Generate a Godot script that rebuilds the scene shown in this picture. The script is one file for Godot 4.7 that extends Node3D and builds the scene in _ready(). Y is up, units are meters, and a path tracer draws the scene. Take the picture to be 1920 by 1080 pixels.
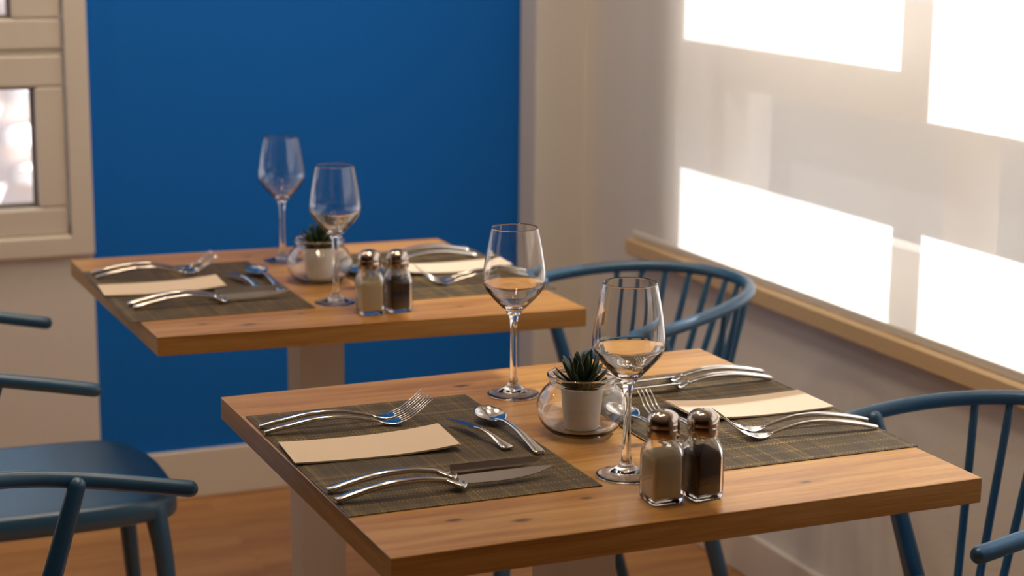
extends Node3D
# World frame: the camera stands over the origin looking along -z. The room is turned by ROOM about y; "room" coordinates
# are (a, y, b): a runs along the blue wall to the right, b runs along the window wall towards the camera.

const ROOM := 0.40
const TOP := 0.75            # table top height
const WALL_R := 1.965        # inner face of the window wall (a)
const WALL_B := -4.286       # inner face of the blue wall (b)

var mats := {}
var rng := RandomNumberGenerator.new()

# ------------------------------------------------------------------ shape collector
class Shape:
	var v := PackedVector3Array()
	var uv := PackedVector2Array()
	func tri(a: Vector3, b: Vector3, c: Vector3, ua := Vector2.ZERO, ub := Vector2.ZERO, uc := Vector2.ZERO) -> void:
		if (b - a).cross(c - a).length_squared() < 1e-20:
			return
		v.append(a); v.append(b); v.append(c)
		uv.append(ua); uv.append(ub); uv.append(uc)
	func quad(a: Vector3, b: Vector3, c: Vector3, d: Vector3) -> void:
		tri(a, b, c); tri(a, c, d)
	func volume() -> float:
		var s := 0.0
		for i in range(0, v.size(), 3):
			s += v[i].dot(v[i + 1].cross(v[i + 2]))
		return s
	func turn_out() -> void:      # Godot wants clockwise fronts: the signed volume must come out negative
		if volume() > 0.0:
			for i in range(0, v.size(), 3):
				var k := v[i + 1]; v[i + 1] = v[i + 2]; v[i + 2] = k
				var m := uv[i + 1]; uv[i + 1] = uv[i + 2]; uv[i + 2] = m
	func append(o: Shape, x := Transform3D.IDENTITY) -> void:
		for p in o.v:
			v.append(x * p)
		uv.append_array(o.uv)
	func moved(x: Transform3D) -> Shape:
		var o := Shape.new()
		o.append(self, x)
		return o
	func loft(rings: Array, cap := true) -> void:    # closed rings with the same number of points
		var n: int = rings[0].size()
		var o := Shape.new()
		for i in rings.size() - 1:
			var p: PackedVector3Array = rings[i]
			var q: PackedVector3Array = rings[i + 1]
			for k in n:
				var l := (k + 1) % n
				o.tri(p[k], p[l], q[l]); o.tri(p[k], q[l], q[k])
		if cap:
			for e in [0, rings.size() - 1]:
				var p: PackedVector3Array = rings[e]
				var c := Vector3.ZERO
				for x in p: c += x
				c /= n
				for k in n:
					var l := (k + 1) % n
					if e == 0: o.tri(c, p[l], p[k])
					else: o.tri(c, p[k], p[l])
		o.turn_out()
		append(o)
	func lathe(profile: PackedVector2Array, seg := 64) -> void:   # (radius, height); closed when it starts and ends on the axis
		var o := Shape.new()
		for i in profile.size() - 1:
			for k in seg:
				var s := TAU * k / seg
				var t := TAU * (k + 1) / seg
				var p := profile[i]; var q := profile[i + 1]
				var a := Vector3(p.x * cos(s), p.y, p.x * sin(s)); var b := Vector3(p.x * cos(t), p.y, p.x * sin(t))
				var c := Vector3(q.x * cos(t), q.y, q.x * sin(t)); var d := Vector3(q.x * cos(s), q.y, q.x * sin(s))
				o.tri(a, b, c); o.tri(a, c, d)
		o.turn_out()
		append(o)
	func box(lo: Vector3, hi: Vector3, bevel := 0.0) -> void:
		prism(PackedVector2Array([Vector2(lo.x, lo.z), Vector2(hi.x, lo.z), Vector2(hi.x, hi.z), Vector2(lo.x, hi.z)]), lo.y, hi.y, bevel)
	func prism(poly: PackedVector2Array, y0: float, y1: float, bevel := 0.0) -> void:   # convex outline in (x, z)
		var c := Vector2.ZERO
		for p in poly: c += p
		c /= poly.size()
		var rings := []
		var steps := [[y0, 0.0], [y1, 0.0]] if bevel <= 0.0 else [[y0, bevel], [y0 + bevel, 0.0], [y1 - bevel, 0.0], [y1, bevel]]
		for s in steps:
			var r := PackedVector3Array()
			for i in poly.size():
				var p: Vector2 = poly[i]
				if s[1] > 0.0:
					var e0: Vector2 = (p - poly[(i + poly.size() - 1) % poly.size()]).normalized()
					var e1: Vector2 = (poly[(i + 1) % poly.size()] - p).normalized()
					var inward := Vector2(-e0.y, e0.x) + Vector2(-e1.y, e1.x)
					if inward.dot(c - p) < 0: inward = -inward
					p += inward / maxf(1.0 + e0.dot(e1), 0.3) * s[1]
				r.append(Vector3(p.x, s[0], p.y))
			rings.append(r)
		loft(rings)
	func sheet(poly: PackedVector2Array, height: Callable, thick: float) -> void:      # any outline in (x, z), thin, at height(x, z)
		var o := Shape.new()
		var ids := Geometry2D.triangulate_polygon(poly)
		var up := func(p: Vector2, s: float) -> Vector3: return Vector3(p.x, height.call(p) + s * thick, p.y)
		for i in range(0, ids.size(), 3):
			var a := poly[ids[i]]; var b := poly[ids[i + 1]]; var c := poly[ids[i + 2]]
			o.tri(up.call(a, 0.5), up.call(b, 0.5), up.call(c, 0.5))
			o.tri(up.call(a, -0.5), up.call(c, -0.5), up.call(b, -0.5))
		var turned := o.v.size() > 2 and (o.v[1] - o.v[0]).cross(o.v[2] - o.v[0]).y > 0
		for i in poly.size():
			var a := poly[i]; var b := poly[(i + 1) % poly.size()]
			o.tri(up.call(a, 0.5), up.call(a, -0.5), up.call(b, -0.5)); o.tri(up.call(a, 0.5), up.call(b, -0.5), up.call(b, 0.5))
		# fix each side face so that the whole is consistently wound
		if turned != (Geometry2D.is_polygon_clockwise(poly)): pass
		o.turn_out()
		append(o)
	func tube(path: PackedVector3Array, radii: PackedFloat32Array, seg := 14, round_ends := true) -> void:
		var rings := []
		var side := Vector3.ZERO
		var n := path.size()
		var pts := PackedVector3Array(); var rr := PackedFloat32Array(); var dirs := PackedVector3Array()
		for i in n:
			var d := (path[mini(i + 1, n - 1)] - path[maxi(i - 1, 0)]).normalized()
			if round_ends and i == 0:
				for k in 4:
					var t := PI / 2 * (k + 0.15) / 4.0
					pts.append(path[0] - d * radii[0] * cos(t)); rr.append(radii[0] * sin(t)); dirs.append(d)
			pts.append(path[i]); rr.append(radii[i]); dirs.append(d)
			if round_ends and i == n - 1:
				for k in 4:
					var t := PI / 2 * (3 - k + 0.15) / 4.0
					pts.append(path[i] + d * radii[i] * cos(t)); rr.append(radii[i] * sin(t)); dirs.append(d)
		for i in pts.size():
			var d := dirs[i]
			if i == 0: side = d.cross(Vector3.UP if absf(d.y) < 0.9 else Vector3.RIGHT).normalized()
			side = (side - d * side.dot(d)).normalized()
			var other := d.cross(side)
			var r := PackedVector3Array()
			for k in seg:
				var a := TAU * k / seg
				r.append(pts[i] + (side * cos(a) + other * sin(a)) * rr[i])
			rings.append(r)
		loft(rings)
	# bar along +x through stations (x, y, width, thickness) with a rounded section
	func bar(stations: Array, seg := 16, power := 0.75, z0 := 0.0) -> void:
		var rings := []
		for s in stations:
			var r := PackedVector3Array()
			for k in seg:
				var a := TAU * k / seg
				var cz := signf(cos(a)) * pow(absf(cos(a)), power); var cy := signf(sin(a)) * pow(absf(sin(a)), power)
				r.append(Vector3(s[0], s[1] + cy * s[3] / 2, z0 + (s[4] if s.size() > 4 else 0.0) + cz * s[2] / 2))
			rings.append(r)
		loft(rings)


static func spline(keys: Array, n: int) -> Array:      # Catmull-Rom through rows of numbers
	var out := []
	for i in n + 1:
		var f := float(i) / n * (keys.size() - 1)
		var k := mini(int(f), keys.size() - 2)
		var t := f - k
		var row := []
		for c in keys[0].size():
			row.append(cubic_interpolate(keys[k][c], keys[k + 1][c], keys[maxi(k - 1, 0)][c], keys[mini(k + 2, keys.size() - 1)][c], t))
		out.append(row)
	return out

# ------------------------------------------------------------------ nodes
func numbered(called: String) -> String:
	if not has_node(NodePath(called)): return called
	var i := 1
	while has_node(NodePath("%s_%03d" % [called, i])): i += 1
	return "%s_%03d" % [called, i]

func obj(called: String, s: Shape, m: Material, parent: Node = self, smooth := true) -> MeshInstance3D:
	var st := SurfaceTool.new()
	st.begin(Mesh.PRIMITIVE_TRIANGLES)
	st.set_smooth_group(0 if smooth else -1)
	for i in s.v.size():
		st.set_uv(s.uv[i])
		st.add_vertex(s.v[i])
	st.generate_normals()
	st.index()
	var o := MeshInstance3D.new()
	o.mesh = st.commit()
	o.material_override = m
	o.name = numbered(called) if parent == self else called
	o.cast_shadow = GeometryInstance3D.SHADOW_CASTING_SETTING_ON
	parent.add_child(o, true)
	return o

func room(a: float, y: float, b: float) -> Vector3:
	return Vector3(a * cos(ROOM) + b * sin(ROOM), y, -a * sin(ROOM) + b * cos(ROOM))

func thing(called: String, label: String, category: String, at := Vector3.ZERO, turn := 0.0, group := "") -> Node3D:
	var o := Node3D.new()
	o.name = numbered(called)
	add_child(o)
	o.position = at
	o.rotation.y = turn
	tag(o, label, category, group)
	return o

func tag(o: Node, label: String, category: String, group := "") -> void:
	o.set_meta("label", label)
	o.set_meta("category", category)
	if group: o.set_meta("group", group)

func dup(root: Node3D, at: Vector3, turn: float, label: String, group := "") -> Node3D:
	var r: Node3D = root.duplicate()
	var base := String(root.name)
	r.name = numbered(base)
	add_child(r)
	r.position = at
	r.rotation.y = turn
	r.set_meta("label", label)
	if group: r.set_meta("group", group)
	return r

func struct(called: String, s: Shape, m: Material, label: String, category: String, smooth := false) -> MeshInstance3D:
	var o := obj(called, s, m, self, smooth)
	o.rotation.y = ROOM
	o.set_meta("kind", "structure")
	tag(o, label, category)
	return o

# ------------------------------------------------------------------ materials
func c8(r: int, g: int, b: int, a := 1.0) -> Color:
	return Color(r / 255.0, g / 255.0, b / 255.0, a)

func mat(called: String, color: Color, rough := 0.6, metal := 0.0) -> StandardMaterial3D:
	var m := StandardMaterial3D.new()
	m.resource_name = called
	m.albedo_color = color
	m.roughness = rough
	m.metallic = metal
	mats[called] = m
	return m

func noise(sd: int, freq: float, oct := 3) -> FastNoiseLite:
	var n := FastNoiseLite.new()
	n.seed = sd
	n.noise_type = FastNoiseLite.TYPE_SIMPLEX_SMOOTH
	n.frequency = freq
	n.fractal_octaves = oct
	return n

func ramp3(a: Color, b: Color, c: Color, t: float) -> Color:
	return a.lerp(b, clampf(t * 2, 0, 1)).lerp(c, clampf(t * 2 - 1, 0, 1))

# oak: the grain runs along u; knots are (u, v, radius) in metres
func oak_image(w: int, h: int, size: float, knots: Array, a: Color, b: Color, c: Color, sd: int) -> Image:
	var img := Image.create_empty(w, h, false, Image.FORMAT_RGB8)
	var n1 := noise(sd, 1.0, 3); var n2 := noise(sd + 1, 1.0, 2); var n3 := noise(sd + 2, 1.0, 2)
	for j in h:
		var v := float(j) / h * size
		for i in w:
			var u := float(i) / w * size
			var bend := 0.0
			var dark := 0.0
			for k in knots:
				var dx: float = (u - k.x) / 3.0; var dy: float = v - k.y
				var d: float = sqrt(dx * dx + dy * dy) / k.z
				if d < 6.0:
					bend += signf(dy) * k.z * exp(-d * 0.8) * 0.8
					var e: float = sqrt((u - k.x) * (u - k.x) / 4.0 + dy * dy) / k.z
					dark += clampf(1.25 - e, 0, 1) * 0.8 + 0.22 * exp(-d)
			var vv := v - bend
			var broad := n1.get_noise_2d(u * 1.1, vv * 13.0)
			var rings := 0.5 + 0.5 * sin((vv * 150.0 + broad * 7.0 + n2.get_noise_2d(u * 3.0, vv * 20.0) * 2.5))
			var fibre := n3.get_noise_2d(u * 9.0, vv * 650.0)
			var t := 0.5 + broad * 0.42 + (rings - 0.5) * 0.22 + fibre * 0.26
			img.set_pixel(i, j, ramp3(a, b, c, clampf(t, 0, 1)).lerp(Color(0.13, 0.075, 0.04), clampf(dark, 0, 0.85) * 0.7))
	return img

func weave_images(n: int, pitch: int) -> Array:
	var img := Image.create_empty(n, n, false, Image.FORMAT_RGB8)
	var hgt := Image.create_empty(n, n, false, Image.FORMAT_RGB8)
	var r := RandomNumberGenerator.new()
	r.seed = 77
	var warp := []; var weft := []
	for i in n / pitch + 1:
		var x := r.randf(); var y := r.randf()
		warp.append(ramp3(c8(48, 35, 13), c8(102, 80, 34), c8(170, 141, 80), 0.12 + x * x * x * 0.62))
		weft.append(ramp3(c8(56, 41, 15), c8(110, 87, 38), c8(184, 155, 92), 0.12 + y * y * y * 0.66))
	var slow := noise(5, 0.012, 2)
	for j in n:
		for i in n:
			var a := i / pitch; var b := j / pitch
			var s := (i % pitch + 0.5) / pitch - 0.5; var t := (j % pitch + 0.5) / pitch - 0.5
			var over := (a + b) % 2 == 0
			var across: float = s if over else t
			var along: float = t if over else s
			var z := clampf(1.0 - across * across * 3.6, 0, 1) * clampf(1.0 - along * along * 2.2, 0, 1)
			var c: Color = warp[a] if over else weft[b]
			var k := 0.95 + slow.get_noise_2d(i, j * 0.35) * 0.16
			c = Color(c.r * k, c.g * k, c.b * k)
			if absf(across) > 0.41: c = c.lerp(Color(0.08, 0.06, 0.035), 0.6)
			img.set_pixel(i, j, c)
			hgt.set_pixel(i, j, Color(z, z, z))
	return [img, hgt]

func tri_planar(m: StandardMaterial3D, per_metre: float, offset := Vector3.ZERO) -> void:
	m.uv1_triplanar = true
	m.uv1_scale = Vector3.ONE * per_metre
	m.uv1_offset = offset
	m.uv1_triplanar_sharpness = 40.0

func plaster(called: String, color: Color, rough := 0.85) -> StandardMaterial3D:
	var m := mat(called, color, rough)
	if not mats.has("plaster_bumps"):
		var nt := NoiseTexture2D.new()
		nt.width = 512; nt.height = 512; nt.seamless = true
		nt.noise = noise(21, 0.05, 4)
		mats["plaster_bumps"] = nt
	m.heightmap_enabled = true
	m.heightmap_texture = mats["plaster_bumps"]
	m.heightmap_scale = 0.05
	tri_planar(m, 2.0)
	return m

func make_materials() -> void:
	plaster("white_wall", c8(226, 222, 217))
	plaster("blue_wall", c8(22, 112, 208), 0.85).metallic_specular = 0.3
	plaster("brown_wall", c8(84, 74, 66))
	mat("white_paint", c8(228, 220, 208), 0.4)
	mat("frame_white", c8(226, 217, 206), 0.35)
	mat("groove", c8(120, 108, 96), 0.7)
	mat("sill_wood", c8(214, 184, 140), 0.45)
	mat("column_paint", c8(222, 212, 196), 0.4)
	mat("chair_plastic", c8(42, 92, 128), 0.36).metallic_specular = 0.66
	mat("steel", c8(226, 222, 216), 0.13, 1.0)
	mat("cap_steel", c8(200, 188, 176), 0.16, 1.0)
	mat("pot_white", c8(240, 234, 224), 0.45)
	mat("soil", c8(38, 30, 24), 0.95)
	mat("napkin_paper", c8(222, 200, 174), 0.8)
	mat("salt", c8(242, 222, 176), 0.9)
	mat("pepper", c8(62, 44, 32), 0.9)
	var lf := mat("leaf", c8(28, 54, 30), 0.36)
	lf.backlight_enabled = true
	lf.backlight = Color(0.05, 0.09, 0.04)
	mat("leaf_tip", c8(58, 84, 48), 0.4)
	var g := mat("clear_glass", Color(1, 1, 1, 0.0), 0.0)
	g.transparency = BaseMaterial3D.TRANSPARENCY_ALPHA
	g.refraction_enabled = true
	g.refraction_scale = 0.05
	var pane := mat("window_glass", Color(0.95, 0.98, 0.97, 0.04), 0.02)
	pane.transparency = BaseMaterial3D.TRANSPARENCY_ALPHA
	var bl := mat("blind_fabric", c8(234, 231, 226, 0.895), 0.9)
	bl.transparency = BaseMaterial3D.TRANSPARENCY_ALPHA
	bl.backlight_enabled = true
	bl.backlight = Color(0.52, 0.52, 0.52)
	# table oak, with the photograph's knots at their places on the top (texture is 1.2 m wide, centred on the table)
	var wood := mat("table_oak", Color.WHITE, 0.3)
	var k1 := [Vector3(0.6 + 0.045, 0.6 + 0.075, 0.009), Vector3(0.6 - 0.20, 0.6 + 0.29, 0.006), Vector3(0.6 - 0.27, 0.6 + 0.262, 0.005), Vector3(0.6 + 0.17, 0.6 + 0.285, 0.004), Vector3(0.6 - 0.1, 0.6 + 0.245, 0.004), Vector3(0.6 - 0.05, 0.6 - 0.28, 0.006), Vector3(0.28, 0.2, 0.009), Vector3(0.95, 1.0, 0.012)]
	wood.albedo_texture = ImageTexture.create_from_image(oak_image(1024, 1024, 1.2, k1, c8(146, 96, 42), c8(186, 135, 72), c8(208, 165, 104), 3))
	tri_planar(wood, 1.0 / 1.2, Vector3(0.5, 0.5, 0.5))
	var fl := mat("floor_oak", Color.WHITE, 0.4)
	fl.albedo_texture = ImageTexture.create_from_image(oak_image(512, 512, 1.0, [], c8(150, 100, 54), c8(176, 124, 72), c8(196, 146, 92), 9))
	tri_planar(fl, 1.0)
	var wv := weave_images(1020, 5)
	var wm := mat("woven_mat", Color.WHITE, 0.6)
	wm.albedo_texture = ImageTexture.create_from_image(wv[0])
	wm.heightmap_enabled = true
	wm.heightmap_texture = ImageTexture.create_from_image(wv[1])
	wm.heightmap_scale = 0.06
	tri_planar(wm, 2.0, Vector3(0.5, 0.5, 0.5))
	mat("outside_wall", c8(212, 194, 186), 0.9)
	mat("outside_white", c8(240, 236, 232), 0.8)
	mat("outside_ground", c8(92, 90, 86), 0.9)
	var lamp := mat("lamp_glow", c8(255, 226, 190), 0.5)
	lamp.emission_enabled = true
	lamp.emission = c8(255, 214, 165)
	lamp.emission_energy_multiplier = 4.0

# ------------------------------------------------------------------ the room
func framed(s: Shape, x0: float, x1: float, y0: float, y1: float, z0: float, z1: float, w: float, bevel := 0.004) -> void:   # rectangular frame in the x-y plane
	s.box(Vector3(x0, y0, z0), Vector3(x0 + w, y1, z1), bevel)
	s.box(Vector3(x1 - w, y0, z0), Vector3(x1, y1, z1), bevel)
	s.box(Vector3(x0 + w, y0, z0), Vector3(x1 - w, y0 + w, z1), bevel)
	s.box(Vector3(x0 + w, y1 - w, z0), Vector3(x1 - w, y1, z1), bevel)

func build_room() -> void:
	var A0 := -5.5; var B1 := 5.0; var H := 2.75
	var s := Shape.new()
	s.box(Vector3(A0 - 0.2, -0.2, WALL_B - 0.3), Vector3(WALL_R + 0.3, 0.0, B1 + 0.2))
	struct("floor", s, mats.floor_oak, "warm brown wood floor seen under the tables", "floor")
	s = Shape.new()
	s.box(Vector3(A0 - 0.2, H, WALL_B - 0.3), Vector3(WALL_R + 0.3, H + 0.2, B1 + 0.2))
	struct("ceiling", s, mats.white_wall, "white ceiling above the dining room", "ceiling")
	s = Shape.new()
	s.box(Vector3(A0 - 0.2, 0, WALL_B - 0.3), Vector3(A0, H, B1 + 0.2))
	struct("wall_left", s, mats.brown_wall, "plain brown wall on the left side of the room", "wall")
	s = Shape.new()
	s.box(Vector3(A0, 0, B1), Vector3(WALL_R + 0.3, H, B1 + 0.2))
	struct("wall_front", s, mats.brown_wall, "plain brown wall on the camera side of the room", "wall")
	# back wall: white left part with the window opening, painted blue part, then a white pier that stands 9 cm proud
	var wx0 := -1.5; var wx1 := 0.735; var wy0 := 0.635; var wy1 := 2.2
	s = Shape.new()
	s.box(Vector3(A0, 0, WALL_B - 0.3), Vector3(wx0, H, WALL_B))
	s.box(Vector3(wx0, 0, WALL_B - 0.3), Vector3(wx1, wy0, WALL_B))
	s.box(Vector3(wx0, wy1, WALL_B - 0.3), Vector3(wx1, H, WALL_B))
	s.box(Vector3(wx1, 0, WALL_B - 0.3), Vector3(0.757, H, WALL_B))
	s.box(Vector3(0.757, 2.3, WALL_B - 0.3), Vector3(WALL_R + 0.3, H, WALL_B))
	struct("wall_back", s, mats.white_wall, "white wall around the window left of the blue wall", "wall")
	s = Shape.new()
	s.box(Vector3(0.757, 0, WALL_B - 0.3), Vector3(WALL_R + 0.3, 2.3, WALL_B))
	struct("wall_blue", s, mats.blue_wall, "deep blue painted wall behind the rear table", "wall")
	s = Shape.new()
	s.box(Vector3(1.83, 0, WALL_B), Vector3(WALL_R, H, -4.19), 0.004)
	struct("wall_pier", s, mats.white_wall, "white pier between the blue wall and the window wall", "wall")
	s = Shape.new()
	s.box(Vector3(0.757, 0, WALL_B), Vector3(1.83, 0.12, WALL_B + 0.014), 0.003)
	s.box(Vector3(A0, 0, WALL_B), Vector3(0.757, 0.12, WALL_B + 0.014), 0.003)
	struct("baseboard_back", s, mats.white_paint, "tall white baseboard under the blue wall", "baseboard")
	# window wall on the right
	var o0 := -3.71; var o1 := -0.84; var oy0 := 0.655; var oy1 := 1.96
	s = Shape.new()
	s.box(Vector3(WALL_R, 0, WALL_B), Vector3(WALL_R + 0.25, oy0, B1))
	s.box(Vector3(WALL_R, oy1, WALL_B), Vector3(WALL_R + 0.25, H, B1))
	s.box(Vector3(WALL_R, oy0, WALL_B), Vector3(WALL_R + 0.25, oy1, o0))
	s.box(Vector3(WALL_R, oy0, o1), Vector3(WALL_R + 0.25, oy1, B1))
	struct("wall_right", s, mats.white_wall, "white wall under and around the windows on the right", "wall")
	s = Shape.new()
	s.box(Vector3(WALL_R - 0.014, 0, -4.19), Vector3(WALL_R, 0.10, B1), 0.003)
	struct("baseboard_right", s, mats.white_paint, "white baseboard along the window wall on the right", "baseboard")
	s = Shape.new()
	s.box(Vector3(WALL_R - 0.04, 0.612, -3.87), Vector3(WALL_R + 0.06, 0.65, -0.7), 0.004)
	struct("trim_1", s, mats.sill_wood, "pale wooden window sill running below the white blind", "window sill")
	# four windows in the right wall; the mullions lie behind the blind
	var edge := [-3.71, -2.785, -2.25, -1.5, -0.84]
	for i in 4:
		var e0: float = edge[i]; var e1: float = edge[i + 1]
		var n := "window_%d" % (i + 2)
		var w := Node3D.new()
		w.name = n
		add_child(w)
		w.position = room(2.085, 0, 0)
		w.rotation.y = ROOM - PI / 2     # local x runs along b, local z points out of... the room's a is local -z... see below
		w.set_meta("kind", "structure")
		tag(w, ["white framed window behind the blind, farthest from the camera", "white framed window behind the blind at the right edge of the picture", "white framed window behind the blind, beside the front table", "white framed window behind the blind, nearest the camera"][i], "window")
		# local x = +b, local z = -a
		var le: float = 0.055 if i == 0 else 0.045
		var lo: float = 1.02
		var hi: float = 1.248 if i == 0 else 1.166
		var f := Shape.new()
		f.box(Vector3(e0, 0.65, -0.035), Vector3(e0 + le, 1.96, 0.025), 0.003)
		f.box(Vector3(e1 - 0.04, 0.65, -0.035), Vector3(e1, 1.96, 0.025), 0.003)
		f.box(Vector3(e0 + le, 0.65, -0.035), Vector3(e1 - 0.04, 0.775, 0.025), 0.003)
		f.box(Vector3(e0 + le, lo, -0.035), Vector3(e1 - 0.04, hi, 0.025), 0.003)
		f.box(Vector3(e0 + le, 1.90, -0.035), Vector3(e1 - 0.04, 1.96, 0.025), 0.003)
		obj("window_frame", f, mats.frame_white, w, false)
		for p in [[0.775, lo], [hi, 1.90]]:
			var q1 := Shape.new()
			q1.quad(Vector3(e0 + 0.05, p[0] - 0.005, -0.002), Vector3(e1 - 0.04, p[0] - 0.005, -0.002), Vector3(e1 - 0.04, p[1] + 0.005, -0.002), Vector3(e0 + 0.05, p[1] + 0.005, -0.002))
			obj("pane", q1, mats.window_glass, w, false)
	# the window left of the blue wall: outer frame, a low sash with a small pane and a taller one above it
	var win := Node3D.new()
	win.name = "window_1"
	add_child(win)
	win.position = room(0, 0, WALL_B)
	win.rotation.y = ROOM
	win.set_meta("kind", "structure")
	tag(win, "white framed window with bright small panes left of the blue wall", "window")
	var fr := Shape.new()
	framed(fr, wx0 - 0.03, 0.757, 0.615, 2.23, -0.10, 0.022, 0.05, 0.005)
	fr.box(Vector3(wx0, 1.079, -0.09), Vector3(0.707, 1.086, 0.004), 0.001)
	obj("window_frame", fr, mats.frame_white, win, false)
	for p in [[0.665, 1.077, 0.729, 1.005], [1.088, 2.18, 1.158, 2.11]]:
		var sa := Shape.new()
		var x1 := 0.701
		var gx: float = 0.640 if p[0] < 1.0 else 0.597
		sa.box(Vector3(wx0 + 0.02, p[0], -0.085), Vector3(x1, p[2], 0.008), 0.005)
		sa.box(Vector3(wx0 + 0.02, p[3], -0.085), Vector3(x1, p[1], 0.008), 0.005)
		sa.box(Vector3(wx0 + 0.02, p[2], -0.085), Vector3(wx0 + 0.09, p[3], 0.008), 0.005)
		sa.box(Vector3(gx, p[2], -0.085), Vector3(x1, p[3], 0.008), 0.005)
		var sash := obj("sash", sa, mats.frame_white, win, false)
		var gl := Shape.new()
		gl.quad(Vector3(wx0 + 0.085, p[2] - 0.005, -0.05), Vector3(gx + 0.005, p[2] - 0.005, -0.05), Vector3(gx + 0.005, p[3] + 0.005, -0.05), Vector3(wx0 + 0.085, p[3] + 0.005, -0.05))
		obj("pane", gl, mats.window_glass, sash, false)
		var bead := Shape.new()
		framed(bead, wx0 + 0.08, gx + 0.001, p[2] - 0.001, p[3] + 0.001, -0.05, -0.02, 0.008, 0.002)
		obj("glazing_bead", bead, mats.groove, sash, false)

func build_blind() -> void:
	var t := thing("roller_blind", "wide white translucent roller blind drawn over the windows on the right", "blind", room(1.945, 0, 0), ROOM - PI / 2)
	var s := Shape.new()
	var f := Shape.new()
	f.quad(Vector3(-3.86, 0.664, 0), Vector3(-0.74, 0.664, 0), Vector3(-0.74, 2.12, 0), Vector3(-3.86, 2.12, 0))
	obj("fabric", f, mats.blind_fabric, t, false)
	s = Shape.new()
	s.box(Vector3(-3.862, 0.652, -0.006), Vector3(-0.738, 0.668, 0.006), 0.002)
	obj("bottom_bar", s, mats.white_paint, t, false)
	s = Shape.new()
	var p := PackedVector3Array([Vector3(-3.87, 2.14, 0.0), Vector3(-0.73, 2.14, 0.0)])
	s.tube(p, PackedFloat32Array([0.018, 0.018]), 20, false)
	obj("roller_tube", s, mats.white_paint, t)

func build_outside() -> void:
	var s := Shape.new()
	s.box(Vector3(-600, -4.4, -600), Vector3(600, -4.2, 400))
	var g := struct("ground_outside", s, mats.outside_ground, "pale paved ground outside the windows", "ground")
	g.name = "floor_outside"
	var t := thing("apartment_building", "pale pink building with white balcony slabs seen through the left window", "building", room(3.25, -4.2, -26.0), ROOM + 0.75)
	s = Shape.new()
	s.box(Vector3(-7, 0, -8), Vector3(9, 9, 0), 0.02)
	obj("facade", s, mats.outside_wall, t, false)
	for k in 6:
		s = Shape.new()
		var x: float = 0.25 + (0.2 if k % 2 == 0 else 0.0)
		s.box(Vector3(x, 1.72 + 0.55 * k, 0.0), Vector3(x + 3.0, 1.95 + 0.55 * k, 0.35), 0.01)
		obj("balcony_slab", s, mats.outside_white, t, false)

func build_lamps() -> void:
	var spots := [Vector2(0.45, -3.75), Vector2(1.2, -3.45), Vector2(-0.5, -3.85), Vector2(0.75, -2.9), Vector2(0.6, -2.1), Vector2(1.1, -2.1)]
	for i in spots.size():
		var q: Vector2 = spots[i]
		var t := thing("ceiling_lamp", "round warm white lamp on the ceiling, " + ["nearest the blue wall", "above the rear table's right half", "above the window left of the blue wall", "above the rear table's near edge", "above the front table's left edge", "above the front table's right half"][i], "lamp", room(q.x, 2.75, q.y), 0.0, "round ceiling lamps")
		var s := Shape.new()
		s.lathe(PackedVector2Array([Vector2(0, 0), Vector2(0.11, 0), Vector2(0.11, -0.03), Vector2(0.09, -0.035), Vector2(0.088, -0.02), Vector2(0, -0.02)]), 32)
		obj("lamp_rim", s, mats.white_paint, t, false)
		s = Shape.new()
		s.lathe(PackedVector2Array([Vector2(0, -0.021), Vector2(0.086, -0.021), Vector2(0.086, -0.027), Vector2(0, -0.027)]), 32)
		obj("lamp_glass", s, mats.lamp_glow, t, false)
		var l := AreaLight3D.new()
		l.name = "lamp_light"
		l.area_size = Vector2(0.15, 0.15)
		l.light_color = c8(255, 232, 200)
		l.light_energy = LAMP
		l.shadow_enabled = true
		l.set("area_range", 12.0)
		t.add_child(l)
		l.position = Vector3(0, -0.034, 0)
		l.rotation.x = -PI / 2

# ------------------------------------------------------------------ furniture
func build_table(at: Vector3, corners: Array, label: String) -> void:
	var t := thing("dining_table", label, "table", Vector3(at.x, 0, at.z), ROOM, "")
	var poly := PackedVector2Array()
	for c in corners: poly.append(c)
	var s := Shape.new()
	s.prism(poly, TOP - 0.0315, TOP, 0.0008)
	obj("tabletop", s, mats.table_oak, t, false)
	s = Shape.new()
	var cx := 0.0
	s.box(Vector3(-0.041, 0.012, -0.041), Vector3(0.041, TOP - 0.04, 0.041), 0.004)
	obj("column", s, mats.column_paint, t, false)
	s = Shape.new()
	s.box(Vector3(-0.19, 0.0, -0.19), Vector3(0.19, 0.012, 0.19), 0.003)
	obj("base_plate", s, mats.column_paint, t, false)
	s = Shape.new()
	s.box(Vector3(-0.15, TOP - 0.04, -0.15), Vector3(0.15, TOP - 0.0315, 0.15), 0.002)
	obj("mounting_plate", s, mats.column_paint, t, false)

# plan of the chair's rail: x forward, arms end at x = 0.159, the back at x = -0.279
func rail_point(z_side: float, f: float) -> Vector3:      # f from 0 (arm end) to 1 (middle of the back)
	var hw := 0.252; var xe := 0.159; var xs := 0.043; var rb := 0.322
	var ls := xe - xs; var la := 1.35 * rb
	var d := f * (ls + la)
	var x: float; var z: float
	if d < ls:
		x = xe - d; z = hw
	else:
		var a := (d - ls) / la * PI / 2
		x = xs - rb * sin(a); z = hw * cos(a)
	var t := (xe - x) / (xe - xs + rb)
	return Vector3(x, 0.666 + 0.058 * sin(t * PI / 2), z * z_side)

func rail_at_z(z: float) -> Vector3:
	var lo := 0.25; var hi := 1.0
	for i in 40:
		var m := (lo + hi) / 2
		if rail_point(1, m).z > absf(z): lo = m
		else: hi = m
	return rail_point(signf(z), lo)

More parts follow.
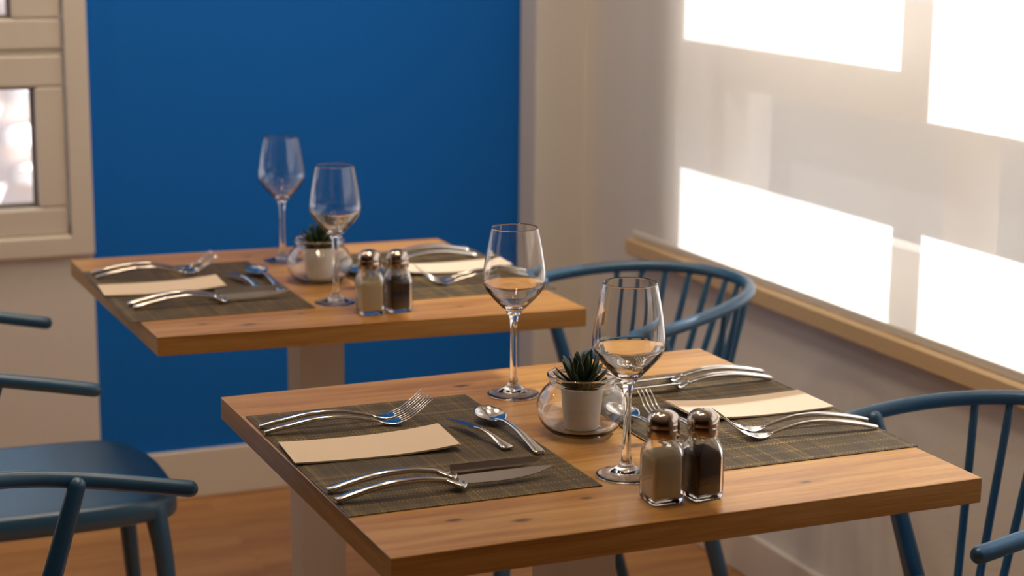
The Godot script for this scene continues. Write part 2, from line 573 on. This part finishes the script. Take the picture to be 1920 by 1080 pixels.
func seat_half(x: float) -> float:            # half width of the seat at x
	if x < -0.02:
		return 0.205 * sqrt(maxf(0.0, 1.0 - pow((-0.02 - x) / 0.175, 2.4)))
	if x > 0.26:
		return 0.205 - 0.045 * pow((x - 0.26) / 0.06, 2.2)
	return 0.205

func make_chair(label: String) -> Node3D:
	var t := thing("armchair", label, "chair", Vector3.ZERO, 0.0, "blue spindle armchairs")
	var m: Material = mats.chair_plastic
	# seat: stacked outlines, dished top, turned-down rim
	var outline := PackedVector2Array()
	for i in 64:
		var a := TAU * i / 64
		var x := 0.0625 + 0.2575 * signf(cos(a)) * pow(absf(cos(a)), 0.62)
		var z := seat_half(clampf(x, -0.1949, 0.3199)) * signf(sin(a)) * minf(1.0, pow(absf(sin(a)), 0.36))
		outline.append(Vector2(x, z))
	var rings := []
	for r in [[0.0, 0.424, 0.0], [0.7, 0.424, 0.0], [0.93, 0.420, 0.0], [0.97, 0.415, 0.0], [1.0, 0.419, 0.0], [1.003, 0.435, 0.0], [0.993, 0.449, 0.0], [0.965, 0.455, 0.0], [0.9, 0.4545, 1.0], [0.75, 0.452, 1.0], [0.5, 0.449, 1.0], [0.25, 0.447, 1.0], [0.0, 0.446, 1.0]]:
		var ring := PackedVector3Array()
		for p in outline:
			var q: Vector2 = Vector2(0.0625, 0) + (p - Vector2(0.0625, 0)) * maxf(r[0], 0.002)
			ring.append(Vector3(q.x, r[1] - 0.012 * smoothstep(0.24, 0.33, q.x), q.y))
		rings.append(ring)
	var s := Shape.new()
	s.loft(rings)
	obj("seat", s, m, t)
	# rail
	var path := PackedVector3Array(); var rad := PackedFloat32Array()
	for i in 81:
		var f := float(i) / 40.0
		path.append(rail_point(1, f) if f <= 1.0 else rail_point(-1, 2.0 - f))
		rad.append(0.0112)
	s = Shape.new()
	s.tube(path, rad, 18)
	obj("arm_rail", s, m, t)
	for sd in [1.0, -1.0]:
		var leg := Shape.new()
		leg.tube(PackedVector3Array([Vector3(0.265, 0.428, 0.165 * sd), Vector3(0.275, 0.36, 0.172 * sd), Vector3(0.29, 0.18, 0.185 * sd), Vector3(0.305, 0.008, 0.196 * sd)]), PackedFloat32Array([0.019, 0.0165, 0.014, 0.0115]), 16)
		obj("leg", leg, m, t)
		leg = Shape.new()
		leg.tube(PackedVector3Array([Vector3(0.012, 0.690, 0.240 * sd), Vector3(-0.01, 0.62, 0.237 * sd), Vector3(-0.065, 0.44, 0.232 * sd), Vector3(-0.13, 0.22, 0.236 * sd), Vector3(-0.195, 0.008, 0.245 * sd)]), PackedFloat32Array([0.0115, 0.0125, 0.0155, 0.0145, 0.0115]), 16)
		obj("leg", leg, m, t)
		leg = Shape.new()
		leg.tube(PackedVector3Array([Vector3(-0.06, 0.437, 0.16 * sd), Vector3(-0.063, 0.437, 0.232 * sd)]), PackedFloat32Array([0.012, 0.012]), 12)
		obj("seat_bracket", leg, m, t)
		for z in [0.0225, 0.067, 0.11, 0.15, 0.182, 0.209]:
			var top := rail_at_z(z * sd)
			var k: float = z / 0.252
			var low := Vector3(-0.183 + 0.105 * pow(k, 2.4), 0.44, 0.94 * z * sd)
			var sp := Shape.new()
			sp.tube(PackedVector3Array([top, top.lerp(low, 0.5), low]), PackedFloat32Array([0.0062, 0.0066, 0.0064]), 10)
			obj("spindle", sp, m, t)
	return t

# ------------------------------------------------------------------ tableware (x runs from the handle's end to the tip)
func make_fork(label: String, group: String) -> Node3D:
	var t := thing("dinner_fork", label, "fork", Vector3.ZERO, 0.0, group)
	var s := Shape.new()
	s.bar(spline([[0.0, 0.0034, 0.004, 0.003], [0.003, 0.0038, 0.0092, 0.0052], [0.03, 0.0098, 0.0112, 0.0062], [0.07, 0.0158, 0.0102, 0.0060], [0.105, 0.0155, 0.0080, 0.0052], [0.132, 0.0105, 0.0062, 0.0042], [0.152, 0.0056, 0.0072, 0.0032]], 40))
	obj("handle", s, mats.steel, t)
	s = Shape.new()
	s.bar(spline([[0.150, 0.0060, 0.0070, 0.0032], [0.157, 0.0044, 0.0130, 0.0026], [0.166, 0.0038, 0.0225, 0.0022], [0.174, 0.0044, 0.0258, 0.0020], [0.180, 0.0062, 0.0256, 0.0020]], 18), 18, 0.85)
	obj("head", s, mats.steel, t)
	for k in 4:
		s = Shape.new()
		var z := (k - 1.5) * 0.0074
		s.bar(spline([[0.178, 0.0054, 0.0034, 0.0020, z], [0.192, 0.0104, 0.0028, 0.0020, z], [0.204, 0.0190, 0.0025, 0.0018, z * 0.99], [0.214, 0.0272, 0.0023, 0.0016, z * 0.98], [0.221, 0.0330, 0.0013, 0.0010, z * 0.98]], 16), 10)
		obj("tine", s, mats.steel, t)
	return t

func blade_outline(x0: float, x1: float, w: float) -> PackedVector2Array:      # straight back, bellied edge, pointed tip
	var p := PackedVector2Array()
	for i in 25:
		var f := i / 24.0
		p.append(Vector2(lerpf(x0, x1, f), -0.46 * w + 0.12 * w * f * f * f))
	for i in range(1, 25):
		var f := 1.0 - i / 24.0
		p.append(Vector2(lerpf(x0, x1, f), -0.46 * w + 0.12 * w * f * f * f + w * (0.84 + 0.26 * sin(PI * f * 0.8)) * pow(1.0 - pow(f, 3.0), 0.75)))
	return p

func make_knife(label: String, group: String, tilt: float) -> Node3D:
	var t := thing("dinner_knife", label, "knife", Vector3.ZERO, 0.0, group)
	var s := Shape.new()
	s.bar(spline([[0.0, 0.0040, 0.006, 0.004], [0.003, 0.0044, 0.0125, 0.0068], [0.03, 0.0102, 0.0128, 0.0076], [0.065, 0.0158, 0.0118, 0.0074], [0.10, 0.0165, 0.0104, 0.0068], [0.125, 0.0135, 0.0096, 0.0060], [0.138, 0.0108, 0.0110, 0.0056]], 40))
	obj("handle", s, mats.steel, t)
	s = Shape.new()
	s.bar(spline([[0.134, 0.0112, 0.0105, 0.0056, 0.0], [0.141, 0.0090, 0.0180, 0.0060, 0.004], [0.148, 0.0062, 0.0260, 0.0080, 0.006], [0.153, 0.0058, 0.0270, 0.0060, 0.005], [0.157, 0.0080, 0.0200, 0.0030, 0.002]], 20), 18)
	obj("bolster", s, mats.steel, t)
	s = Shape.new()
	s.sheet(blade_outline(0.152, 0.276, 0.0172), func(_p: Vector2) -> float: return 0.0, 0.0014)
	obj("blade", s.moved(Transform3D(Basis(Vector3.RIGHT, tilt), Vector3(0, 0.0094, 0))), mats.steel, t, false)
	return t

func spoon_shape(s: Shape, x0: float, length: float, width: float, depth: float, y0: float, tilt: float) -> void:
	# bowl as a thin dished shell: outer and inner surface joined at the rim
	var nr := 10; var na := 36
	var point := func(r: float, a: float, off: float) -> Vector3:
		var egg := 1.0 + 0.14 * cos(a)
		var x := x0 + length * 0.5 + length * 0.5 * r * cos(a)
		var z := width * 0.5 * r * sin(a) * (egg if cos(a) < 0 else 1.0 - 0.10 * cos(a))
		return Vector3(x, y0 + depth * r * r - off * (1.0 - 0.4 * r) + tilt * (x - x0), z)
	var rings := []
	for i in nr + 1: rings.append(_ring(point, maxf(float(i) / nr, 0.01), 0.0, na))
	for i in nr + 1: rings.append(_ring(point, maxf(1.0 - float(i) / nr, 0.01), 0.0018, na))
	s.loft(rings)

func _ring(point: Callable, r: float, off: float, n: int) -> PackedVector3Array:
	var o := PackedVector3Array()
	for k in n: o.append(point.call(r, TAU * k / n, off))
	return o

func make_spoon(label: String, group: String) -> Node3D:
	var t := thing("dessert_spoon", label, "spoon", Vector3.ZERO, 0.0, group)
	var s := Shape.new()
	s.bar(spline([[0.0, 0.0040, 0.006, 0.003], [0.003, 0.0042, 0.0142, 0.0040], [0.03, 0.0078, 0.0120, 0.0046], [0.07, 0.0130, 0.0082, 0.0046], [0.105, 0.0142, 0.0058, 0.0042], [0.128, 0.0125, 0.0062, 0.0036], [0.140, 0.0105, 0.0090, 0.0024]], 36))
	obj("handle", s, mats.steel, t)
	s = Shape.new()
	spoon_shape(s, 0.134, 0.064, 0.041, 0.0075, 0.0022, 0.0)
	var tilted := Shape.new()
	tilted.append(s, Transform3D(Basis(Vector3(0, 0, 1), 0.07), Vector3(0, 0, 0)))
	tilted = tilted.moved(Transform3D(Basis.IDENTITY, Vector3(0.0, -0.0095, 0)))
	obj("bowl", tilted, mats.steel, t)
	return t

func make_small_knife(label: String, group: String) -> Node3D:
	var t := thing("dessert_knife", label, "knife", Vector3.ZERO, 0.0, group)
	var s := Shape.new()
	s.bar(spline([[0.0, 0.0036, 0.010, 0.003], [0.003, 0.0040, 0.0165, 0.0044], [0.018, 0.0062, 0.0120, 0.0050], [0.04, 0.0106, 0.0072, 0.0046], [0.062, 0.0130, 0.0060, 0.0042], [0.076, 0.0122, 0.0080, 0.0036]], 32))
	obj("handle", s, mats.steel, t)
	s = Shape.new()
	s.sheet(blade_outline(0.072, 0.138, 0.0145), func(p: Vector2) -> float: return 0.0122 - p.y * 0.12 - (p.x - 0.072) * 0.05, 0.0016)
	obj("blade", s, mats.steel, t, false)
	return t

func make_napkin(label: String, group: String) -> Node3D:
	var t := thing("paper_napkin", label, "napkin", Vector3.ZERO, 0.0, group)
	for layer in 2:
		var rings := []
		var n := 36
		for i in n + 1:
			var f := float(i) / n
			var r := PackedVector3Array()
			var x := -0.105 + 0.21 * f + (0.0015 if layer == 0 else 0.0)
			var lift := 0.0008 + layer * 0.0013 + 0.0055 * pow(absf(f - 0.45) / 0.55, 2.2) * (1.25 if f > 0.45 else 0.5) - (0.001 * layer if f > 0.9 else 0.0) * 0.0
			for q in [[-0.0465, 0.0005], [0.0465, 0.0005], [0.0467, 0.0], [0.0465, -0.0005], [-0.0465, -0.0005], [-0.0467, 0.0]]:
				r.append(Vector3(x, lift + q[1] + 0.0012 * (0.5 - q[0] / 0.093) * f, q[0]))
			rings.append(r)
		var s := Shape.new()
		s.loft(rings)
		obj("folded_sheet", s, mats.napkin_paper, t, false)
	return t

func make_mat(label: String) -> Node3D:
	var s := Shape.new()
	s.box(Vector3(-0.157, 0, -0.221), Vector3(0.157, 0.0016, 0.221), 0.0004)
	var o := obj("placemat", s, mats.woven_mat, self, false)
	tag(o, label, "placemat", "woven placemats")
	return o

func make_wine_glass(label: String) -> Node3D:
	var t := thing("wine_glass", label, "glass", Vector3.ZERO, 0.0, "stemmed wine glasses")
	var outer := [[0.0355, 0.0004], [0.0362, 0.0014], [0.0355, 0.0024], [0.028, 0.0040], [0.017, 0.0075], [0.0095, 0.0135], [0.0062, 0.0215], [0.0052, 0.034], [0.0047, 0.06], [0.0046, 0.085], [0.0050, 0.101], [0.0063, 0.110], [0.0095, 0.1165], [0.0165, 0.1245], [0.0265, 0.1345], [0.0350, 0.1440], [0.0405, 0.1520], [0.0432, 0.1600], [0.0436, 0.1680], [0.0424, 0.1800], [0.0400, 0.1960], [0.0370, 0.2130], [0.0340, 0.2280], [0.0322, 0.2365]]
	var inner := [[0.0309, 0.2365], [0.0327, 0.2280], [0.0357, 0.2130], [0.0387, 0.1960], [0.0410, 0.1800], [0.0421, 0.1680], [0.0416, 0.1600], [0.0388, 0.1535], [0.0330, 0.1460], [0.0250, 0.1380], [0.0160, 0.1300], [0.0080, 0.1252], [0.0, 0.1238]]
	var prof := PackedVector2Array([Vector2(0, 0.0062), Vector2(0.006, 0.0058), Vector2(0.014, 0.0044), Vector2(0.026, 0.0016), Vector2(0.0335, 0.0002)])
	for r in spline(outer, 92): prof.append(Vector2(maxf(r[0], 0), r[1]))
	prof.append(Vector2(0.0316, 0.2371))
	for r in spline(inner, 60): prof.append(Vector2(maxf(r[0], 0), r[1]))
	var s := Shape.new()
	s.lathe(prof, 96)
	obj("glass_body", s, mats.clear_glass, t)
	return t

func make_fishbowl(label: String) -> Node3D:
	var t := thing("glass_bowl", label, "bowl", Vector3.ZERO, 0.0, "round glass bowls")
	var outer := [[0.030, 0.0003], [0.0375, 0.0010], [0.0440, 0.0045], [0.0520, 0.0130], [0.0575, 0.0245], [0.0588, 0.0340], [0.0568, 0.0455], [0.0515, 0.0555], [0.0452, 0.0620], [0.0418, 0.0655], [0.0420, 0.0685], [0.0432, 0.0715], [0.0452, 0.0745], [0.0456, 0.0770], [0.0442, 0.0785]]
	var inner := [[0.0426, 0.0778], [0.0412, 0.0740], [0.0400, 0.0700], [0.0396, 0.0665], [0.0428, 0.0625], [0.0492, 0.0555], [0.0546, 0.0455], [0.0566, 0.0340], [0.0554, 0.0250], [0.0500, 0.0145], [0.0420, 0.0075], [0.030, 0.0048], [0.0, 0.0044]]
	var prof := PackedVector2Array([Vector2(0, 0.0024), Vector2(0.018, 0.0020), Vector2(0.026, 0.0006)])
	for r in spline(outer, 70): prof.append(Vector2(maxf(r[0], 0), r[1]))
	for r in spline(inner, 60): prof.append(Vector2(maxf(r[0], 0), r[1]))
	var s := Shape.new()
	s.lathe(prof, 96)
	obj("bowl_body", s, mats.clear_glass, t)
	return t

func leaf_shape(length: float, width: float, thick: float, lean: float, curl: float) -> Shape:
	# starts at the origin, leans out along +x by «lean» from upright
	var rings := []
	var pos := Vector3.ZERO
	var n := 12
	var prev := 0.0
	for i in n + 1:
		var f := float(i) / n
		var ang := lean - curl * f
		var d := Vector3(sin(ang), cos(ang), 0)
		pos += d * length * (f - prev)
		prev = f
		var w := width * (0.55 + 0.75 * sin(PI * pow(f, 0.9) * 0.72)) * sqrt(maxf(0.0, 1.0 - pow(f, 3.2))) * 0.78
		var th := thick * (1.0 - 0.55 * f) * sqrt(maxf(0.0, 1.0 - pow(f, 4.0)))
		var nrm := Vector3(cos(ang), -sin(ang), 0)
		var r := PackedVector3Array()
		for k in 10:
			var a := TAU * k / 10
			var out := sin(a)
			r.append(pos + Vector3(0, 0, 1) * cos(a) * maxf(w, 0.0002) * 0.5 + nrm * (out * maxf(th, 0.0002) * (0.7 if out > 0 else 0.25) + 0.18 * w * cos(a) * cos(a) * -1.0 * 0.5))
		rings.append(r)
	var s := Shape.new()
	s.loft(rings)
	return s

func make_succulent(label: String) -> Node3D:
	var t := thing("potted_succulent", label, "plant", Vector3.ZERO, 0.0, "potted succulents")
	var s := Shape.new()
	var prof := PackedVector2Array([Vector2(0, 0), Vector2(0.0215, 0), Vector2(0.0226, 0.0012), Vector2(0.0278, 0.0535), Vector2(0.0284, 0.0545), Vector2(0.0284, 0.0595), Vector2(0.0278, 0.0602), Vector2(0.0262, 0.0602), Vector2(0.0258, 0.056), Vector2(0, 0.056)])
	s.lathe(prof, 64)
	obj("pot", s, mats.pot_white, t, false)
	s = Shape.new()
	s.lathe(PackedVector2Array([Vector2(0, 0.055), Vector2(0.0256, 0.055), Vector2(0.0256, 0.0575), Vector2(0.018, 0.060), Vector2(0, 0.062)]), 40)
	obj("soil", s, mats.soil, t)
	rng.seed = 11
	var i := 0
	for tier in [[7, 1.30, 0.034, 0.0105, 0.0], [7, 1.02, 0.038, 0.0115, 0.4], [6, 0.70, 0.040, 0.0120, 0.1], [6, 0.42, 0.040, 0.0115, 0.6], [4, 0.16, 0.038, 0.0105, 0.2]]:
		for k in int(tier[0]):
			var a: float = TAU * (k + tier[4]) / tier[0] + rng.randf_range(-0.12, 0.12)
			var lf := leaf_shape(tier[2] * rng.randf_range(0.88, 1.06), tier[3] * rng.randf_range(0.9, 1.1), 0.0052, tier[1] + rng.randf_range(-0.08, 0.08), tier[1] * 0.32)
			var base: Vector3 = Vector3(cos(a), 0, -sin(a)) * (0.004 + 0.004 * tier[1]) + Vector3(0, 0.058 + 0.006 * (1.3 - tier[1]), 0)
			obj("leaf", lf.moved(Transform3D(Basis(Vector3.UP, a), base)), mats.leaf, t)
			i += 1
	return t

func rounded_square(half: float, r: float, n := 6) -> PackedVector2Array:
	var p := PackedVector2Array()
	for q in 4:
		var c := Vector2(half - r, half - r).rotated(q * PI / 2)
		for k in n + 1:
			p.append(c + Vector2(r, 0).rotated(q * PI / 2 + PI / 2 * k / n))
	return p

func make_shaker(label: String, filling: Material, called: String, fill_name: String) -> Node3D:
	var t := thing(called, label, "shaker", Vector3.ZERO, 0.0, "")
	var rows := [[0.0150, 0.0003, 0.004], [0.0170, 0.0006, 0.005], [0.0183, 0.0025, 0.0055], [0.0187, 0.0060, 0.0055], [0.0187, 0.0480, 0.0055], [0.0184, 0.0530, 0.0062], [0.0176, 0.0575, 0.0075], [0.0164, 0.0620, 0.0100], [0.0154, 0.0655, 0.0130], [0.0150, 0.0680, 0.0150], [0.0150, 0.0760, 0.0150]]
	var inner := [[0.0128, 0.0760, 0.0128], [0.0128, 0.0690, 0.0128], [0.0140, 0.0630, 0.0095], [0.0152, 0.0575, 0.0065], [0.0163, 0.0510, 0.0050], [0.0166, 0.0460, 0.0045], [0.0166, 0.0080, 0.0045], [0.0160, 0.0058, 0.0045], [0.0120, 0.0050, 0.004]]
	var rings := []
	for r in rows + inner:
		var ring := PackedVector3Array()
		for p in rounded_square(r[0], minf(r[2], r[0] - 0.0001)): ring.append(Vector3(p.x, r[1], p.y))
		rings.append(ring)
	var s := Shape.new()
	s.loft(rings)
	obj("glass_jar", s, mats.clear_glass, t)
	rings = []
	for r in [[0.0115, 0.0056, 0.004], [0.0154, 0.0064, 0.0042], [0.0161, 0.0085, 0.0042], [0.0161, 0.0460, 0.0042], [0.0158, 0.0505, 0.0048], [0.0140, 0.0520, 0.0048], [0.008, 0.0525, 0.004]]:
		var ring := PackedVector3Array()
		for p in rounded_square(r[0], r[2]): ring.append(Vector3(p.x, r[1], p.y))
		rings.append(ring)
	s = Shape.new()
	s.loft(rings)
	obj(fill_name, s, filling, t)
	s = Shape.new()
	s.lathe(PackedVector2Array([Vector2(0, 0.0765), Vector2(0.0152, 0.0765), Vector2(0.0154, 0.0700), Vector2(0.0172, 0.0698), Vector2(0.0176, 0.0706), Vector2(0.0176, 0.0800), Vector2(0.0173, 0.0812), Vector2(0.0176, 0.0824), Vector2(0.0176, 0.0850), Vector2(0.0168, 0.0895), Vector2(0.0146, 0.0935), Vector2(0.0110, 0.0962), Vector2(0.006, 0.0977), Vector2(0, 0.0982)]), 48)
	var cap := obj("cap", s, mats.cap_steel, t)
	for k in 7:
		s = Shape.new()
		var a := TAU * k / 6.0
		var r := 0.0 if k == 6 else 0.0062
		s.lathe(PackedVector2Array([Vector2(0, 0.0), Vector2(0.0009, 0.0), Vector2(0.0009, 0.0006), Vector2(0, 0.0006)]), 10)
		obj("hole", s.moved(Transform3D(Basis.IDENTITY, Vector3(r * cos(a), 0.0978 - (0.0 if k == 6 else 0.0008), r * sin(a)))), mats.soil, cap)
	return t

# ------------------------------------------------------------------ laying the tables
var proto := {}

func put(kind: String, label: String, at: Vector3, turn: float, group := "") -> Node3D:
	if not proto.has(kind):
		var o: Node3D
		match kind:
			"fork": o = make_fork(label, group)
			"knife": o = make_knife(label, group, 0.42)
			"upright_knife": o = make_knife(label, group, 1.33)
			"spoon": o = make_spoon(label, group)
			"small_knife": o = make_small_knife(label, group)
			"napkin": o = make_napkin(label, group)
			"mat": o = make_mat(label)
			"wine_glass": o = make_wine_glass(label)
			"bowl": o = make_fishbowl(label)
			"plant": o = make_succulent(label)
			"salt": o = make_shaker(label, mats.salt, "salt_shaker", "salt")
			"pepper": o = make_shaker(label, mats.pepper, "pepper_shaker", "pepper")
			"chair": o = make_chair(label)
		proto[kind] = o
		o.position = at
		o.rotation.y = turn
		return o
	return dup(proto[kind], at, turn, label, group)

func lay_table(ca: float, cb: float, which: String, o: Dictionary) -> void:
	# everything in the table's own (a, b), measured from its centre
	var at := func(a: float, b: float, y := 0.0) -> Vector3: return room(ca + a, TOP + y, cb + b)
	var M := 0.0016
	for sd in [["left", 0.0, -1.0], ["right", PI, 1.0]]:
		var side: String = sd[0]
		var r: float = sd[1]
		var g := 1.0 if side == "left" else -1.0
		var put_at := func(a: float, b: float, y := 0.0) -> Vector3: return at.call(a * g, b * g, y)
		var place := "%s mat of the %s table" % [side, which]
		put("mat", "brown woven placemat at the %s end of the %s table" % [side, which], at.call(-0.2195 * g + (0.005 if side == "right" else 0.0), -0.009 if side == "left" else -0.010), ROOM + r, "woven placemats")
		put("napkin", "folded beige paper napkin lying on the %s" % place, put_at.call(-0.271, -0.031 if side == "left" else -0.0265 + 0.05, M), ROOM + r + (-0.06 if side == "left" else 0.0), "folded paper napkins")
		var f: Array = o["forks_" + side]
		for i in 2:
			put("fork", "steel dinner fork on the %s, %s one of the pair" % [place, ["farther", "nearer"][i]], at.call(f[i][0], f[i][1], M), ROOM + r + f[i][2], "steel dinner forks")
		f = o["knives_" + side]
		for i in 2:
			put("upright_knife" if i == 0 and side == "left" else "knife", "steel dinner knife on the %s, %s one of the pair" % [place, ["farther", "nearer"][i]], at.call(f[i][0], f[i][1], M), ROOM + r + f[i][2], "steel dinner knives")
		if side == "left":
			put("spoon", "steel dessert spoon at the inner edge of the %s" % place, at.call(-0.083, 0.076, M), ROOM + PI / 2, "steel dessert spoons")
			put("small_knife", "small dessert knife beside the spoon on the %s" % place, at.call(-0.112, 0.043, M), ROOM + PI / 2 + 0.20, "small dessert knives")
		else:
			put("fork", "small dessert fork at the inner edge of the %s" % place, at.call(0.136, 0.122, M), ROOM + PI / 2 + 0.02, "steel dinner forks").scale = Vector3.ONE * 0.86
			put("spoon", "steel dessert spoon beside the dessert fork on the %s" % place, at.call(0.088, 0.125, M), ROOM + PI / 2, "steel dessert spoons")
	put("wine_glass", "stemmed wine glass at the far side of the %s table" % which, at.call(0.001, -0.210), 0.0, "stemmed wine glasses")
	put("wine_glass", "stemmed wine glass on the %s table, next to the salt shaker" % which, at.call(-0.018, 0.184), 0.0, "stemmed wine glasses")
	put("bowl", "round clear glass bowl around the white plant pot on the %s table" % which, at.call(0.011, -0.006), 0.0, "round glass bowls")
	put("plant", "dark green succulent in a white pot inside the glass bowl on the %s table" % which, at.call(0.011, -0.006, 0.0046), o.plant_turn, "potted succulents")
	put("salt", "square glass salt shaker with steel cap on the %s table" % which, at.call(o.salt.x, o.salt.y), ROOM, "salt shakers").scale = Vector3.ONE * 1.1
	put("pepper", "square glass shaker of dark pepper with steel cap on the %s table" % which, at.call(o.pepper.x, o.pepper.y), ROOM + 0.06, "pepper shakers").scale = Vector3.ONE * 1.07

const LAMP := 0.56

func _ready() -> void:
	# camera
	var cam := Camera3D.new()
	cam.name = "camera"
	add_child(cam)
	var att := CameraAttributesPhysical.new()
	att.frustum_focal_length = 77.556
	att.frustum_focus_distance = 2.33
	att.exposure_aperture = 5.5
	att.frustum_near = 0.05
	att.frustum_far = 1500.0
	cam.attributes = att
	cam.fov = rad_to_deg(2.0 * atan(540.0 / 3490.0))
	cam.position = Vector3(0, 1.4254, 0)
	cam.basis = Basis(Vector3(1, 0, 0), -0.2053) * Basis(Vector3(0, 0, 1), 0.0084)
	cam.current = true
	# sky, exposure
	var env := Environment.new()
	env.background_mode = Environment.BG_SKY
	var sky := Sky.new()
	var sm := ProceduralSkyMaterial.new()
	sm.sky_top_color = c8(150, 175, 212)
	sm.sky_horizon_color = c8(226, 228, 228)
	sm.ground_bottom_color = c8(150, 145, 138)
	sm.ground_horizon_color = c8(200, 204, 206)
	sm.sky_energy_multiplier = 1.3
	sm.ground_energy_multiplier = 0.9
	sky.sky_material = sm
	env.sky = sky
	env.tonemap_mode = Environment.TONE_MAPPER_LINEAR
	env.tonemap_exposure = 1.0
	env.sdfgi_enabled = true
	env.ssao_enabled = true
	env.ssil_enabled = true
	var we := WorldEnvironment.new()
	we.name = "environment"
	we.environment = env
	add_child(we)
	# sun: comes in through the windows on the right
	var sun := DirectionalLight3D.new()
	sun.name = "sun"
	sun.light_color = c8(252, 251, 252)
	sun.light_energy = 10.5
	sun.light_angular_distance = 0.6
	sun.shadow_enabled = true
	add_child(sun)
	var towards := room(-1.0, 0, 0.07).normalized() + Vector3(0, -1.0, 0)
	sun.basis = Basis.looking_at(towards.normalized(), Vector3.UP)
	make_materials()
	build_room()
	build_blind()
	build_outside()
	build_lamps()
	# tables: corners in each table's own (a, b)
	build_table(room(0.981, 0, -2.105), [Vector2(-0.382, -0.342), Vector2(0.377, -0.359), Vector2(0.378, 0.348), Vector2(-0.375, 0.353)], "oak topped square dining table in the foreground")
	build_table(room(0.951, 0, -3.1615), [Vector2(-0.372, -0.3635), Vector2(0.362, -0.3365), Vector2(0.365, 0.3735), Vector2(-0.356, 0.3265)], "oak topped square dining table behind, before the blue wall")
	put("chair", "dark blue spindle armchair at the left edge, pushed to the foreground table", room(0.359, 0, -2.067), ROOM - 0.018, "blue spindle armchairs")
	put("chair", "dark blue armchair with its seat in view, left of the rear table", room(0.343, 0, -3.118), ROOM - 0.011, "blue spindle armchairs")
	put("chair", "blue spindle armchair right of the rear table, its whole curved rail in view", room(1.47, 0, -3.04), ROOM + PI + 0.024, "blue spindle armchairs")
	put("chair", "blue spindle armchair at the right edge, pushed to the foreground table", room(1.509, 0, -1.967), ROOM + PI - 0.054, "blue spindle armchairs")
	lay_table(0.981, -2.105, "front", {
		"forks_left": [[-0.376, -0.163, -0.07], [-0.377, -0.134, -0.07]], "knives_left": [[-0.374, 0.125, 0.0], [-0.376, 0.164, 0.02]],
		"forks_right": [[0.384, 0.092, -0.08], [0.376, 0.128, -0.11]], "knives_right": [[0.384, -0.182, 0.04], [0.376, -0.145, 0.03]],
		"salt": Vector2(-0.022, 0.284), "pepper": Vector2(0.028, 0.287), "plant_turn": 0.3})
	lay_table(0.951, -3.1615, "rear", {
		"forks_left": [[-0.363, -0.197, -0.06], [-0.363, -0.154, -0.06]], "knives_left": [[-0.355, 0.095, 0.06], [-0.352, 0.125, 0.03]],
		"forks_right": [[0.384, 0.092, -0.08], [0.376, 0.128, -0.11]], "knives_right": [[0.364, -0.172, 0.04], [0.358, -0.115, 0.03]],
		"salt": Vector2(0.010, 0.281), "pepper": Vector2(0.060, 0.279), "plant_turn": 1.1})
